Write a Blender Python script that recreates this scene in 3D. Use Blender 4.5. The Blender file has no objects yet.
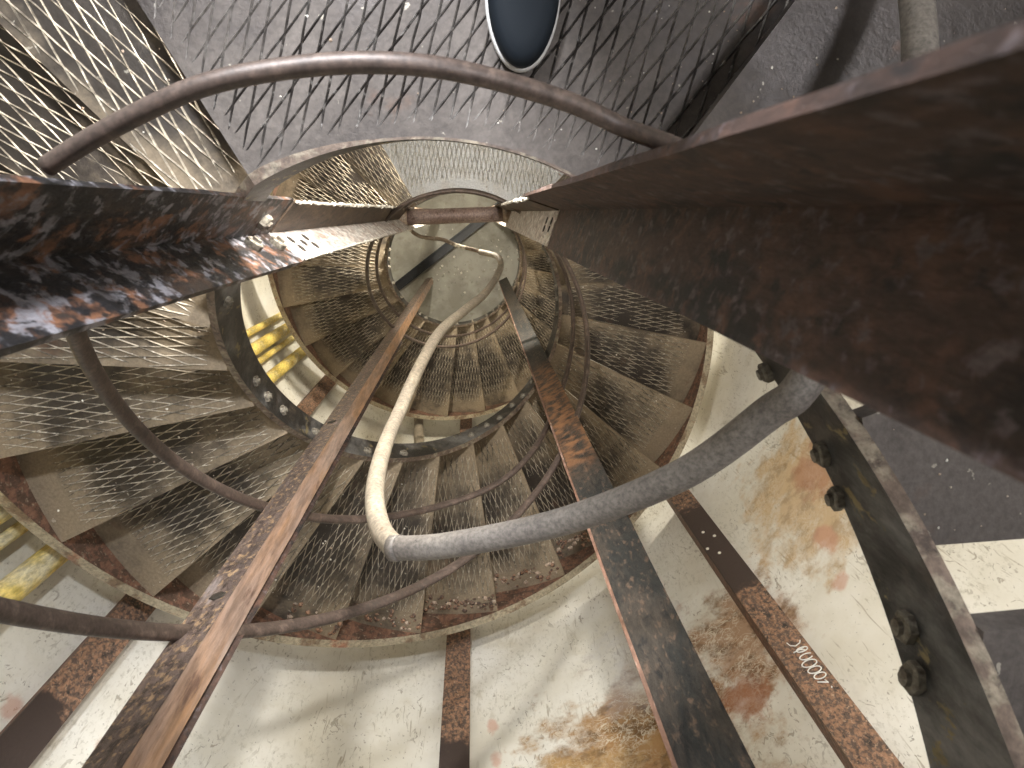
import bpy, math, random
from mathutils import Vector, Matrix
random.seed(7)
PI = math.pi
C = bpy.context.scene.collection
S = 1.2                      # metres per plan unit (outer stair radius = 1.2 m)
LAND = 0.9227                # depth of the landing below the lens, plan units
SL = 0.4999                  # drop per radian of flight
TURN = 2.5914                # drop per full turn
FD = LAND + 2*TURN           # the ground floor, two turns under the landing
ZC = S*FD                    # lens height over the floor
RI, RO, RW = 0.3935, 1.0, 1.16
CAMX, CAMY = 0.0545, 0.3128  # where the lens stands in plan (axis of the well = 0,0)

def P(x, y, h):              # plan units + depth below the lens -> metres
    return Vector((S*x, S*y, ZC - S*h))
def hfun(deg):               # depth of the stair's nosing line at a plan angle (0 = +y, growing downstairs)
    p = math.radians(deg); a0 = math.radians(-33); a1 = math.radians(30)
    t = math.floor((p-a0)/(2*PI)); q = p - 2*PI*t
    return LAND + t*TURN + SL*max(0.0, q-a1)
def hel(deg, r, off=0.0):    # point on the helix
    a = math.radians(deg+90)
    return P(r*math.cos(a), r*math.sin(a), hfun(deg)+off)

# ------------------------------------------------------------------ mesh helpers
class MB:
    def __init__(s): s.v = []; s.f = []; s.m = []; s.sm = []
    def add(s, vs, fs, mi=0, smooth=False):
        b = len(s.v); s.v += [tuple(v) for v in vs]
        for f in fs:
            s.f.append([i+b for i in f]); s.m.append(mi); s.sm.append(smooth)
    def prism(s, poly, z0, z1, mi=0, nz=1, jit=0.0):
        n = len(poly); vs = []
        for k in range(nz+1):
            z = z0+(z1-z0)*k/nz
            for (x, y) in poly:
                vs.append((x+random.uniform(-jit, jit), y+random.uniform(-jit, jit), z))
        fs = [[i, (i+1) % n, (i+1) % n+n, i+n] for i in range(n)]
        fs = [[a+k*n for a in f] for k in range(nz) for f in fs]
        fs += [list(range(n))[::-1], [nz*n+i for i in range(n)]]
        s.add(vs, fs, mi)
    def tube(s, pts, rad, seg=12, mi=0, caps=True):
        pts = [Vector(p) for p in pts]; n = len(pts)
        if not isinstance(rad, (list, tuple)): rad = [rad]*n
        up = None; vs = []
        for i, p in enumerate(pts):
            t = (pts[min(i+1, n-1)]-pts[max(i-1, 0)]).normalized()
            if up is None:
                up = t.orthogonal().normalized()
            up = (up - t*up.dot(t)).normalized(); w = t.cross(up)
            for k in range(seg):
                a = 2*PI*k/seg
                vs.append(p+(up*math.cos(a)+w*math.sin(a))*rad[i])
        fs = []
        for i in range(n-1):
            for k in range(seg):
                k2 = (k+1) % seg
                fs.append([i*seg+k, i*seg+k2, (i+1)*seg+k2, (i+1)*seg+k])
        s.add(vs, fs, mi, True)
        if caps:
            b = len(s.v)-len(vs)
            s.f.append([b+k for k in range(seg)][::-1]); s.m.append(mi); s.sm.append(False)
            s.f.append([b+(n-1)*seg+k for k in range(seg)]); s.m.append(mi); s.sm.append(False)
    def box(s, c, ax, ay, az, mi=0):      # centre + three half-axis vectors
        c = Vector(c); ax = Vector(ax); ay = Vector(ay); az = Vector(az); vs = []
        for k in (-1, 1):
            for j in (-1, 1):
                for i in (-1, 1): vs.append(c+ax*i+ay*j+az*k)
        s.add(vs, [[0, 2, 3, 1], [4, 5, 7, 6], [0, 1, 5, 4], [2, 6, 7, 3], [0, 4, 6, 2], [1, 3, 7, 5]], mi)
    def chip(s, c, r, mi=0, flat=0.45):   # small irregular lump
        c = Vector(c); vs = []
        n = 5; a0 = random.uniform(0, 6)
        for k in range(n):
            a = a0+2*PI*k/n; q = r*random.uniform(.6, 1.15)
            vs.append(c+Vector((q*math.cos(a), q*math.sin(a), 0)))
        vs.append(c+Vector((random.uniform(-.3, .3)*r, random.uniform(-.3, .3)*r, r*flat*random.uniform(.6, 1.3))))
        s.add(vs, [[k, (k+1) % n, n] for k in range(n)], mi)
    def nut(s, c, axis, r, h, shank=0.0, mi=0):  # hex nut + bolt end
        c = Vector(c); t = Vector(axis).normalized(); u = t.orthogonal().normalized(); w = t.cross(u)
        a0 = random.uniform(0, 1)
        def ring(q, d, n): return [c+t*d+(u*math.cos(a0+2*PI*k/n)+w*math.sin(a0+2*PI*k/n))*q for k in range(n)]
        vs = ring(r, 0, 6)+ring(r, h*.8, 6)+ring(r*.86, h, 6)
        fs = [[k+6*j, (k+1) % 6+6*j, (k+1) % 6+6*j+6, k+6*j+6] for j in range(2) for k in range(6)]
        fs += [[12+k for k in range(6)], [5-k for k in range(6)]]
        s.add(vs, fs, mi)
        if shank > 0:
            vs = ring(r*.52, h, 8)+ring(r*.5, h+shank, 8)
            s.add(vs, [[k, (k+1) % 8, (k+1) % 8+8, k+8] for k in range(8)]+[[8+k for k in range(8)]], mi)
    def mesh(s, name, mats, off=(0, 0, 0)):
        me = bpy.data.meshes.new(name); o = Vector(off)
        me.from_pydata([tuple(Vector(v)-o) for v in s.v], [], s.f)
        for m in mats: me.materials.append(m)
        for p, mi, sm in zip(me.polygons, s.m, s.sm):
            p.material_index = mi; p.use_smooth = sm
        me.update(); return me

def thing(name, label, cat, loc=(0, 0, 0), group=None):
    o = bpy.data.objects.new(name, None); C.objects.link(o); o.location = loc
    o.empty_display_size = .1
    o['label'] = label; o['category'] = cat
    if group: o['group'] = group
    return o
def wloc(o):
    v = Vector(o.location)
    while o.parent: o = o.parent; v += Vector(o.location)
    return v
def obj(name, mb, mats, parent=None, loc=None, label=None, cat=None, group=None, kind=None):
    """mesh coordinates are world metres; they are made relative to the object's own place"""
    if not isinstance(mats, (list, tuple)): mats = [mats]
    base = wloc(parent) if parent else Vector((0, 0, 0))
    own = Vector(loc) if loc is not None else base
    o = bpy.data.objects.new(name, mb.mesh(name, mats, own)); C.objects.link(o)
    o.location = own-base
    if parent: o.parent = parent
    if label: o['label'] = label
    if cat: o['category'] = cat
    if group: o['group'] = group
    if kind: o['kind'] = kind
    return o

# ------------------------------------------------------------------ materials
class N:
    def __init__(s, name):
        s.m = bpy.data.materials.new(name); s.m.use_nodes = True
        s.t = s.m.node_tree; s.b = s.t.nodes['Principled BSDF']; s.l = s.t.links
        s.co = s.t.nodes.new('ShaderNodeTexCoord').outputs['Object']
    def new(s, k, **kw):
        n = s.t.nodes.new(k)
        for a, v in kw.items(): setattr(n, a, v)
        return n
    def put(s, sock, v):
        if hasattr(v, 'links'): s.l.new(v, sock)
        else:
            if sock.type == 'RGBA' and len(v) == 3: v = tuple(v)+(1,)
            sock.default_value = v
    def math(s, op, a, b=0.0, c=0.0, clamp=False):
        n = s.new('ShaderNodeMath', operation=op); n.use_clamp = clamp
        s.put(n.inputs[0], a); s.put(n.inputs[1], b); s.put(n.inputs[2], c); return n.outputs[0]
    def noise(s, scale, detail=6, rough=.6, stretch=(1, 1, 1), off=(0, 0, 0), dist=0.0, co=None):
        mp = s.new('ShaderNodeMapping'); s.l.new(co or s.co, mp.inputs[0])
        mp.inputs['Scale'].default_value = stretch; mp.inputs['Location'].default_value = off
        n = s.new('ShaderNodeTexNoise'); s.l.new(mp.outputs[0], n.inputs['Vector'])
        n.inputs['Scale'].default_value = scale; n.inputs['Detail'].default_value = detail
        n.inputs['Roughness'].default_value = rough; n.inputs['Distortion'].default_value = dist
        return n.outputs['Fac']
    def voro(s, scale, feature='F1', stretch=(1, 1, 1), co=None):
        mp = s.new('ShaderNodeMapping'); s.l.new(co or s.co, mp.inputs[0]); mp.inputs['Scale'].default_value = stretch
        n = s.new('ShaderNodeTexVoronoi', feature=feature); s.l.new(mp.outputs[0], n.inputs['Vector'])
        n.inputs['Scale'].default_value = scale; return n.outputs['Distance']
    def ramp(s, fac, a, b):         # smooth 0..1 between a and b
        n = s.new('ShaderNodeMapRange', interpolation_type='SMOOTHSTEP'); s.put(n.inputs['Value'], fac)
        n.inputs['From Min'].default_value = a; n.inputs['From Max'].default_value = b
        return n.outputs['Result']
    def mix(s, fac, a, b, mode='MIX'):
        n = s.new('ShaderNodeMix', data_type='RGBA', blend_type=mode)
        s.put(n.inputs['Factor'], fac); s.put(n.inputs['A'], a); s.put(n.inputs['B'], b)
    def mixin(s, fac, a, b, mode='MIX'):
        n = s.new('ShaderNodeMix', data_type='RGBA', blend_type=mode)
        s.put(n.inputs[0], fac); s.put(n.inputs[6], a); s.put(n.inputs[7], b); return n.outputs[2]
    def bump(s, h, strength=.5, dist=.004):
        n = s.new('ShaderNodeBump'); s.put(n.inputs['Height'], h)
        n.inputs['Strength'].default_value = strength; n.inputs['Distance'].default_value = dist
        s.l.new(n.outputs[0], s.b.inputs['Normal'])
    def done(s, col, rough=.7, metal=0.0, spec=.5):
        s.put(s.b.inputs['Base Color'], col); s.put(s.b.inputs['Roughness'], rough)
        s.put(s.b.inputs['Metallic'], metal); s.b.inputs['Specular IOR Level'].default_value = spec
        return s.m
    def rnd(s):
        return s.new('ShaderNodeObjectInfo').outputs['Random']

def rusty(name, base, layers, rough=.65, metal=.2, bs=60, bump=.5, bd=.003, stretch=(1, 1, .35), spec=.5):
    """base colour + layers of (colour, noise scale, threshold, softness, stretch)"""
    n = N(name); col = base
    for i, (c, sc, th, so, st) in enumerate(layers):
        f = n.noise(sc, 7, .62, st, (i*3.7, i*1.3, i*5.1), .3)
        col = n.mixin(n.ramp(f, th-so, th+so), col, c)
    g = n.noise(bs, 8, .7, stretch, (9, 2, 4))
    fine = n.ramp(g, .3, .7)
    col = n.mixin(.55, col, n.mixin(fine, (.25, .25, .25), (1.5, 1.5, 1.5)), 'MULTIPLY')
    n.bump(g, bump, bd)
    return n.done(col, rough, metal, spec)

V3 = (1, 1, .25)
M = {}
M['post_dark'] = rusty('rust_black_paint', (.060, .034, .026), [
    ((.014, .012, .012), 12, .53, .06, V3), ((.10, .052, .036), 40, .56, .08, (1, 1, .6)), ((.12, .095, .098), 70, .60, .07, (1, 1, .8)), ((.022, .016, .015), 55, .62, .05, (1, 1, .6)),
    ((.50, .33, .10), 45, .755, .012, (1, 1, .6))], bs=130, bump=.8)
M['post_left'] = rusty('rust_left_post', (.06, .035, .022), [
    ((.012, .011, .012), 12, .47, .06, V3), ((.17, .078, .042), 30, .57, .06, (1, 1, .6)), ((.20, .19, .205), 45, .56, .06, (1, 1, .8)), ((.03, .022, .018), 70, .60, .05, (1, 1, .6)),
    ((.5, .35, .12), 40, .74, .02, (1, 1, 1))], bs=60, bump=.9, rough=.5)
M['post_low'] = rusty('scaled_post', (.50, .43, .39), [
    ((.33, .20, .14), 9, .60, .08, V3), ((.68, .64, .60), 40, .50, .06, (1, 1, .5)), ((.22, .14, .10), 50, .66, .05, (1, 1, .5))], bs=80, bump=.8, rough=.6)  # scaled rust, whitened further for the leg that faces the lamp
M['leg_shaded'] = rusty('shaded_leg', (.075, .050, .033), [((.12, .08, .05), 20, .55, .08, V3), ((.035, .025, .02), 40, .6, .06, V3)], bs=80, bump=.6)  # brown of the unlit leg, its shade put into the colour
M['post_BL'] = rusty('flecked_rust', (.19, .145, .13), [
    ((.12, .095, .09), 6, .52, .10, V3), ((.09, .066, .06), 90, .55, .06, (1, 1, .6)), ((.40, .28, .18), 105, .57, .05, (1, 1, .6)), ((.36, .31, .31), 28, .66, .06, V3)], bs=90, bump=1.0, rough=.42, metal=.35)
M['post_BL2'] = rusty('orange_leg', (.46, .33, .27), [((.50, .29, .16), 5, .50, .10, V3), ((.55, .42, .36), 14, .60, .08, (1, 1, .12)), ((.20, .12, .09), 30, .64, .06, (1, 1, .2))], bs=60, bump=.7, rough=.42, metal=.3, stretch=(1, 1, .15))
M['post_BR'] = rusty('tarred_rust', (.040, .032, .025), [
    ((.014, .015, .014), 14, .50, .06, V3), ((.10, .066, .046), 90, .60, .07, (1, 1, .35)), ((.008, .008, .008), 60, .60, .05, (1, 1, .3))], bs=110, bump=.9)
M['toe'] = rusty('rust_edge', (.22, .125, .09), [((.15, .08, .05), 40, .55, .08, V3), ((.5, .42, .36), 60, .62, .06, V3)], bs=80, bump=.5)
M['rail'] = rusty('brown_rail', (.068, .048, .039), [((.115, .083, .067), 30, .56, .08, (1, 1, 1)), ((.045, .034, .028), 20, .62, .08, (1, 1, 1))], bs=160, bump=.12, rough=.5, metal=.2, stretch=(1, 1, 1))
M['pipe'] = rusty('grey_pipe', (.15, .132, .117), [((.19, .17, .15), 10, .55, .12, (1, 1, 1)), ((.10, .088, .078), 60, .68, .05, (1, 1, 1))], bs=170, bump=.1, rough=.6, metal=.1, stretch=(1, 1, 1))
M['pipe_low'] = rusty('cream_pipe', (.25, .21, .16), [((.32, .275, .205), 9, .54, .1, (1, 1, 1)), ((.27, .16, .08), 26, .68, .06, (1, 1, 1))], bs=140, bump=.2, rough=.6, metal=0, stretch=(1, 1, 1))
M['strap'] = rusty('strap_rust', (.075, .05, .04), [
    ((.30, .17, .105), 85, .50, .07, (1, 1, .7)), ((.10, .068, .052), 3, .55, .08, (1, 1, .5)), ((.40, .27, .18), 130, .62, .05, (1, 1, .7))], bs=110, bump=.9, rough=.75, metal=.1)
def strap_mat(name, zones):
    m = rusty(name, (.13, .09, .07), [
        ((.33, .19, .12), 85, .50, .07, (1, 1, .7)), ((.05, .04, .035), 48, .60, .06, (1, 1, .6)), ((.42, .29, .20), 130, .62, .05, (1, 1, .7))], bs=110, bump=.9, rough=.75, metal=.1)
    t = m.node_tree; l = t.links; b = t.nodes['Principled BSDF']; old = b.inputs['Base Color'].links[0].from_socket
    co = t.nodes.new('ShaderNodeTexCoord').outputs['Object']; sp = t.nodes.new('ShaderNodeSeparateXYZ'); l.new(co, sp.inputs[0])
    nz = t.nodes.new('ShaderNodeTexNoise'); l.new(co, nz.inputs['Vector']); nz.inputs['Scale'].default_value = 30; nz.inputs['Detail'].default_value = 6
    ad = t.nodes.new('ShaderNodeMath'); ad.operation = 'MULTIPLY_ADD'; l.new(nz.outputs['Fac'], ad.inputs[0]); ad.inputs[1].default_value = .22; l.new(sp.outputs[2], ad.inputs[2])
    for (z0, z1) in zones:      # old dark paint left between two heights
        fs = []
        for a, b_ in ((z0, z0+.06), (z1+.06, z1)):
            n = t.nodes.new('ShaderNodeMapRange'); n.interpolation_type = 'SMOOTHSTEP'; l.new(ad.outputs[0], n.inputs['Value'])
            n.inputs['From Min'].default_value = a; n.inputs['From Max'].default_value = b_; fs.append(n.outputs['Result'])
        mu = t.nodes.new('ShaderNodeMath'); mu.operation = 'MULTIPLY'; l.new(fs[0], mu.inputs[0]); l.new(fs[1], mu.inputs[1])
        mx = t.nodes.new('ShaderNodeMix'); mx.data_type = 'RGBA'; l.new(mu.outputs[0], mx.inputs[0]); l.new(old, mx.inputs[6]); mx.inputs[7].default_value = (.055, .038, .032, 1)
        old = mx.outputs[2]
    l.new(old, b.inputs['Base Color']); return m
M['strap_low'] = rusty('strap_painted', (.40, .33, .27), [((.30, .17, .12), 30, .52, .08, (1, 1, 1)), ((.55, .50, .40), 50, .6, .06, (1, 1, 1))], bs=90, bump=.6)
M['stringer'] = rusty('black_stringer', (.014, .013, .012), [
    ((.05, .04, .033), 16, .56, .06, (1, 1, 1)), ((.15, .147, .143), 6, .55, .09, (1, 1, .7)), ((.20, .16, .075), 34, .635, .025, (1, 1, .6)), ((.12, .12, .13), 60, .70, .04, (1, 1, 1))], bs=70, bump=.6, rough=.45, metal=.2)
M['stringer_lip'] = rusty('brown_lip', (.15, .11, .085), [((.26, .22, .165), 30, .54, .07, (1, 1, 1)), ((.07, .05, .04), 40, .6, .07, (1, 1, 1))], bs=90, bump=.6)
M['outer_face'] = rusty('outer_rust', (.10, .06, .042), [((.20, .105, .07), 30, .5, .06, (1, 1, 1)), ((.30, .24, .18), 70, .62, .04, (1, 1, 1))], bs=90, bump=.7)
M['outer_lip'] = rusty('pale_lip', (.36, .31, .22), [((.20, .14, .09), 12, .56, .06, (1, 1, 1)), ((.32, .16, .10), 9, .66, .05, (1, 1, 1))], bs=100, bump=.6, rough=.7, metal=0)
M['nut'] = rusty('grey_nut', (.20, .18, .145), [((.10, .08, .06), 60, .55, .08, (1, 1, 1)), ((.32, .30, .25), 50, .62, .06, (1, 1, 1))], bs=150, bump=.6, metal=0, rough=.85)
M['nut_dark'] = rusty('dark_bolt', (.03, .025, .02), [((.10, .07, .05), 60, .6, .08, (1, 1, 1))], bs=150, bump=.4, metal=.1)
M['white'] = rusty('white_crust', (.78, .74, .66), [((.5, .42, .32), 60, .62, .06, (1, 1, 1))], bs=160, bump=.4, rough=.85, metal=0)
M['yellow'] = rusty('yellow_paint', (.70, .54, .14), [((.74, .68, .48), 4, .56, .10, (1, 1, .5)), ((.55, .36, .10), 5, .64, .06, (1, 1, .5)), ((.20, .16, .12), 24, .74, .03, (1, 1, .7))], bs=90, bump=.2, rough=.5, metal=0)
M['black'] = rusty('black_steel', (.012, .013, .016), [((.03, .03, .034), 30, .6, .08, (1, 1, 1))], bs=90, bump=.2, rough=.4)
M['wire'] = rusty('taped_wire', (.20, .15, .10), [((.70, .64, .50), 9, .56, .03, (1, 1, 1)), ((.10, .06, .04), 20, .6, .06, (1, 1, 1))], bs=120, bump=.3)
M['tube'] = rusty('brown_tube', (.25, .175, .15), [((.31, .23, .20), 14, .55, .1, (1, 1, 1)), ((.13, .08, .06), 30, .62, .08, (1, 1, 1))], bs=110, bump=.25, rough=.55, stretch=(1, 1, 1))
M['collar'] = rusty('tan_collar', (.38, .29, .22), [((.5, .43, .35), 40, .58, .08, (1, 1, 1))], bs=90, bump=.4)
M['navy'] = N('navy_rubber').done((.005, .008, .012), .7, 0, .2)
M['sole'] = N('grey_sole').done((.50, .49, .48), .6)
M['chalk'] = N('white_marker').done((.85, .85, .83), .8)

def post_br():
    m = M['post_BR']; t = m.node_tree; l = t.links; b = t.nodes['Principled BSDF']
    old = b.inputs['Base Color'].links[0].from_socket
    co = t.nodes.new('ShaderNodeTexCoord').outputs['Object']; sp = t.nodes.new('ShaderNodeSeparateXYZ'); l.new(co, sp.inputs[0])
    nz = t.nodes.new('ShaderNodeTexNoise'); l.new(co, nz.inputs['Vector']); nz.inputs['Scale'].default_value = 30; nz.inputs['Detail'].default_value = 7
    def mr(v, a, b_):
        n = t.nodes.new('ShaderNodeMapRange'); n.interpolation_type = 'SMOOTHSTEP'; l.new(v, n.inputs['Value']); n.inputs['From Min'].default_value = a; n.inputs['From Max'].default_value = b_; return n.outputs['Result']
    def mul(a, b_):
        n = t.nodes.new('ShaderNodeMath'); n.operation = 'MULTIPLY'; l.new(a, n.inputs[0]); l.new(b_, n.inputs[1]); return n.outputs[0]
    z0 = ZC-S*2.5; z1 = ZC-S*1.55
    f = mul(mul(mr(sp.outputs[2], z0-.25, z0+.15), mr(sp.outputs[2], z1+.12, z1-.1)), mr(nz.outputs['Fac'], .34, .70))
    mx = t.nodes.new('ShaderNodeMix'); mx.data_type = 'RGBA'; l.new(f, mx.inputs[0]); l.new(old, mx.inputs[6]); mx.inputs[7].default_value = (.23, .11, .05, 1)
    l.new(mx.outputs[2], b.inputs['Base Color'])
post_br()

def tread_mat(name, grey=0.0):
    n = N(name)
    sep = n.new('ShaderNodeSeparateXYZ'); n.l.new(n.co, sep.inputs[0])
    x, y = sep.outputs[0], sep.outputs[1]
    r = n.math('SQRT', n.math('ADD', n.math('MULTIPLY', x, x), n.math('MULTIPLY', y, y)))
    rn = n.rnd(); off = n.new('ShaderNodeCombineXYZ'); n.l.new(n.math('MULTIPLY', rn, 17.0), off.inputs[2])
    ad = n.new('ShaderNodeVectorMath', operation='ADD'); n.l.new(n.co, ad.inputs[0]); n.l.new(off.outputs[0], ad.inputs[1])
    co = ad.outputs[0]
    big = n.noise(5, 5, .6, co=co); mid = n.noise(22, 6, .65, co=co, off=(3, 1, 2)); fin = n.noise(120, 5, .7, co=co)
    dark = (.040, .032, .026) if not grey else (.038, .031, .028)
    dust = (.27, .215, .15) if not grey else (.135, .117, .105)
    # dust lies along both ends of a tread, the middle is trodden dark
    e1 = n.ramp(r, .70*S, .43*S); e2 = n.ramp(r, .80*S, .95*S)
    edge = n.math('MAXIMUM', e1, e2)
    d = n.math('ADD', n.math('MULTIPLY', edge, .62), n.math('MULTIPLY', n.math('SUBTRACT', big, .5), 1.7))
    d = n.math('ADD', d, n.math('MULTIPLY', n.math('SUBTRACT', mid, .5), .9))
    d = n.math('ADD', d, n.math('MULTIPLY', n.math('SUBTRACT', rn, .5), .5))
    if not grey:
        ang = n.math('DIVIDE', n.math('MULTIPLY', x, -1.0), n.math('ADD', y, .001))
        d = n.math('ADD', d, n.math('MULTIPLY', n.ramp(ang, .03, .12), .42))
    col = n.mixin(n.ramp(d, .0, .85), dark, dust)
    col = n.mixin(.6, col, n.mixin(n.ramp(fin, .25, .75), (.6, .6, .6), (1.25, 1.25, 1.25)), 'MULTIPLY')
    fl = n.ramp(n.noise(55, 3, .5, co=co, off=(7, 7, 1)), .70, .73)
    col = n.mixin(n.math('MULTIPLY', fl, .55), col, (.5, .46, .38))
    rs = n.ramp(n.noise(7, 6, .6, co=co, off=(2, 9, 5)), .62, .72)
    col = n.mixin(n.math('MULTIPLY', rs, .4), col, (.15, .08, .05))
    n.bump(n.math('ADD', n.math('MULTIPLY', mid, .6), n.math('MULTIPLY', fin, .4)), .55, .004)
    return n.done(col, n.math('ADD', .42 if not grey else .36, n.math('MULTIPLY', n.ramp(d, -.1, .6), .35)), .35 if not grey else .5)
M['tread'] = tread_mat('tread_plate')
M['silver'] = rusty('silver_plate', (.40, .40, .395), [((.36, .34, .31), 8, .55, .1, (1, 1, 1)), ((.12, .11, .10), 11, .70, .03, (1, 1, 1))], bs=120, bump=.3, rough=.4, metal=.3, stretch=(1, 1, 1))
M['ridge_silver'] = rusty('silver_ridge', (.72, .72, .71), [((.5, .48, .44), 30, .55, .1, (1, 1, 1))], bs=120, bump=.2, rough=.35, metal=.2, stretch=(1, 1, 1))
M['landing'] = tread_mat('landing_plate', grey=1.0)
M['ridge'] = rusty('worn_ridge', (.40, .35, .275), [((.13, .11, .085), 14, .52, .10, (1, 1, 1)), ((.60, .55, .46), 60, .6, .08, (1, 1, 1))], bs=120, bump=.3, rough=.75, metal=0, spec=.25, stretch=(1, 1, 1))
M['ridge_land'] = rusty('landing_ridge', (.22, .20, .185), [((.40, .38, .36), 3.2, .54, .06, (1, 1, 1)), ((.035, .03, .027), 2.6, .53, .07, (1, 1, 1)), ((.36, .34, .32), 60, .62, .08, (1, 1, 1))], bs=120, bump=.3, rough=.38, metal=.5, stretch=(1, 1, 1))

def wall_mat():
    n = N('cream_plaster')
    big = n.noise(1.6, 6, .6); mid = n.noise(7, 7, .65, off=(3, 3, 3)); fin = n.noise(60, 6, .7)
    drip = n.noise(26, 6, .6, (1, 1, .16), (5, 1, 0), 1.2)
    col = n.mixin(n.ramp(big, .36, .66), (.62, .59, .505), (.77, .755, .70))
    col = n.mixin(n.math('MULTIPLY', n.ramp(mid, .56, .75), .35), col, (.46, .40, .28))
    worm = n.ramp(n.noise(38, 3, .55, (1, 1, .45), (1, 8, 2), 1.8), .615, .65)
    col = n.mixin(n.math('MULTIPLY', n.math('MULTIPLY', worm, n.ramp(n.noise(5, 3, .5, off=(6, 6, 6)), .42, .6)), .6), col, (.22, .19, .14))
    col = n.mixin(n.math('MULTIPLY', n.ramp(drip, .60, .72), .35), col, (.36, .31, .22))
    speck = n.ramp(n.noise(95, 2, .5, off=(2, 5, 9)), .70, .74)
    col = n.mixin(n.math('MULTIPLY', speck, .6), col, (.10, .09, .075))
    grain = n.ramp(n.noise(75, 6, .72, (1, 1, .5), (8, 3, 4)), .50, .68)
    patch = n.ramp(n.noise(3.2, 4, .55, off=(1, 9, 6)), .40, .62)
    col = n.mixin(n.math('MULTIPLY', n.math('MULTIPLY', grain, patch), .55), col, (.36, .335, .27))
    hair = n.ramp(n.noise(55, 4, .6, (1, 1, .10), (2, 2, 8), 1.5), .60, .66)
    col = n.mixin(n.math('MULTIPLY', n.math('MULTIPLY', hair, n.ramp(n.noise(4, 3, .5, off=(3, 7, 1)), .42, .62)), .6), col, (.24, .20, .13))
    hgt = n.math('ADD', n.math('MULTIPLY', mid, .5), n.math('MULTIPLY', fin, .25))
    # stains: (azimuth, depth, radius along wall, stretch, kind)
    enc_all = 0.0
    stains = [(-64, 1.66, .34, 1.0, 'crust'), (-60, 2.02, .17, 1.5, 'pale'), (-46.5, 1.86, .20, 1.25, 'crust2'), (-24, 2.10, .26, 1.5, 'ochre'), (-21.5, 2.08, .10, 1.6, 'rust'),
              (-28.6, 1.88, .034, 2.2, 'pink'), (-31, 1.72, .03, 1.0, 'pink'), (-84.6, 1.93, .02, 2.2, 'pink'), (-84.2, 1.78, .02, 2.0, 'pink'), (-131.5, 1.50, .03, 1.2, 'pink'), (-142, 1.45, .025, 2.0, 'pink'), (-75, 1.5, .3, .9, 'ochre'), (-50, 1.66, .07, 1.5, 'rust')]
    warp = n.math('MULTIPLY', n.math('SUBTRACT', n.noise(9, 6, .65, off=(4, 4, 1)), .5), 2.6)
    for (az, h, rad, st, kind) in stains:
        a = math.radians(az); c = P(RW*math.cos(a), RW*math.sin(a), h)
        sb = n.new('ShaderNodeVectorMath', operation='SUBTRACT'); n.l.new(n.co, sb.inputs[0]); sb.inputs[1].default_value = c
        ml = n.new('ShaderNodeVectorMath', operation='MULTIPLY'); n.l.new(sb.outputs[0], ml.inputs[0]); ml.inputs[1].default_value = (1, 1, 1/st)
        ln = n.new('ShaderNodeVectorMath', operation='LENGTH'); n.l.new(ml.outputs[0], ln.inputs[0])
        d = n.math('ADD', n.math('DIVIDE', ln.outputs['Value'], rad*S), warp)
        inn = n.ramp(d, 1.15, .45)
        tint = {'crust': (.36, .20, .075), 'crust2': (.38, .22, .12), 'ochre': (.50, .33, .15), 'rust': (.36, .13, .07), 'pink': (.52, .26, .18), 'pale': (.50, .50, .55)}[kind]
        amt = {'crust': .95, 'crust2': .85, 'ochre': .75, 'rust': .5, 'pink': .6, 'pale': .35}[kind]
        col = n.mixin(n.math('MULTIPLY', inn, amt), col, tint)
        if kind in ('crust', 'crust2', 'ochre'):
            def curl(sc, dz, w):
                q = n.math('ABSOLUTE', n.math('SUBTRACT', n.noise(sc, 4, .55, off=(az, dz, 3), dist=1.2), .5))
                return n.ramp(q, w, w*.3)
            k = {'crust': 1.0, 'crust2': .9, 'ochre': .4}[kind]
            deep = n.ramp(n.noise(14, 5, .6, off=(az, 0, 3)), .46, .62)
            patch_ = n.ramp(n.noise(17, 6, .65, off=(az, 7, 3)), .60, .66)
            col = n.mixin(n.math('MULTIPLY', n.math('MULTIPLY', deep, inn), .75*k), col, (.10, .055, .022))
            wl = n.math('MAXIMUM', n.math('MAXIMUM', curl(16, 4, .030), n.math('MULTIPLY', curl(30, 9, .028), .8)), patch_)
            wl = n.math('MULTIPLY', wl, n.math('MULTIPLY', inn, n.ramp(n.noise(6, 3, .5, off=(az, 2, 2)), .36, .56)))
            col = n.mixin(n.math('MULTIPLY', wl, .8*k), col, (.74, .67, .54))
            hgt = n.math('ADD', hgt, n.math('MULTIPLY', wl, 1.2*k))
    n.bump(hgt, .5, .006)
    return n.done(col, .8, 0, .3)
M['wall'] = wall_mat()

def floor_mat():
    n = N('dusty_concrete')
    big = n.noise(3, 6, .6); mid = n.noise(14, 7, .65, off=(3, 3, 3)); fin = n.noise(70, 6, .7)
    col = n.mixin(n.ramp(big, .38, .62), (.27, .26, .225), (.40, .39, .35))
    col = n.mixin(n.math('MULTIPLY', n.ramp(mid, .54, .7), .5), col, (.19, .165, .12))
    col = n.mixin(n.math('MULTIPLY', n.ramp(fin, .6, .75), .5), col, (.42, .40, .33))
    n.bump(n.math('ADD', mid, n.math('MULTIPLY', fin, .5)), .6, .012)
    return n.done(col, .85, 0, .3)
M['floor'] = floor_mat()
M['ceiling'] = rusty('dark_ceiling', (.25, .23, .2), [((.15, .13, .11), 3, .5, .1, (1, 1, 1))], bs=20, bump=.3, metal=0)

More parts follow.
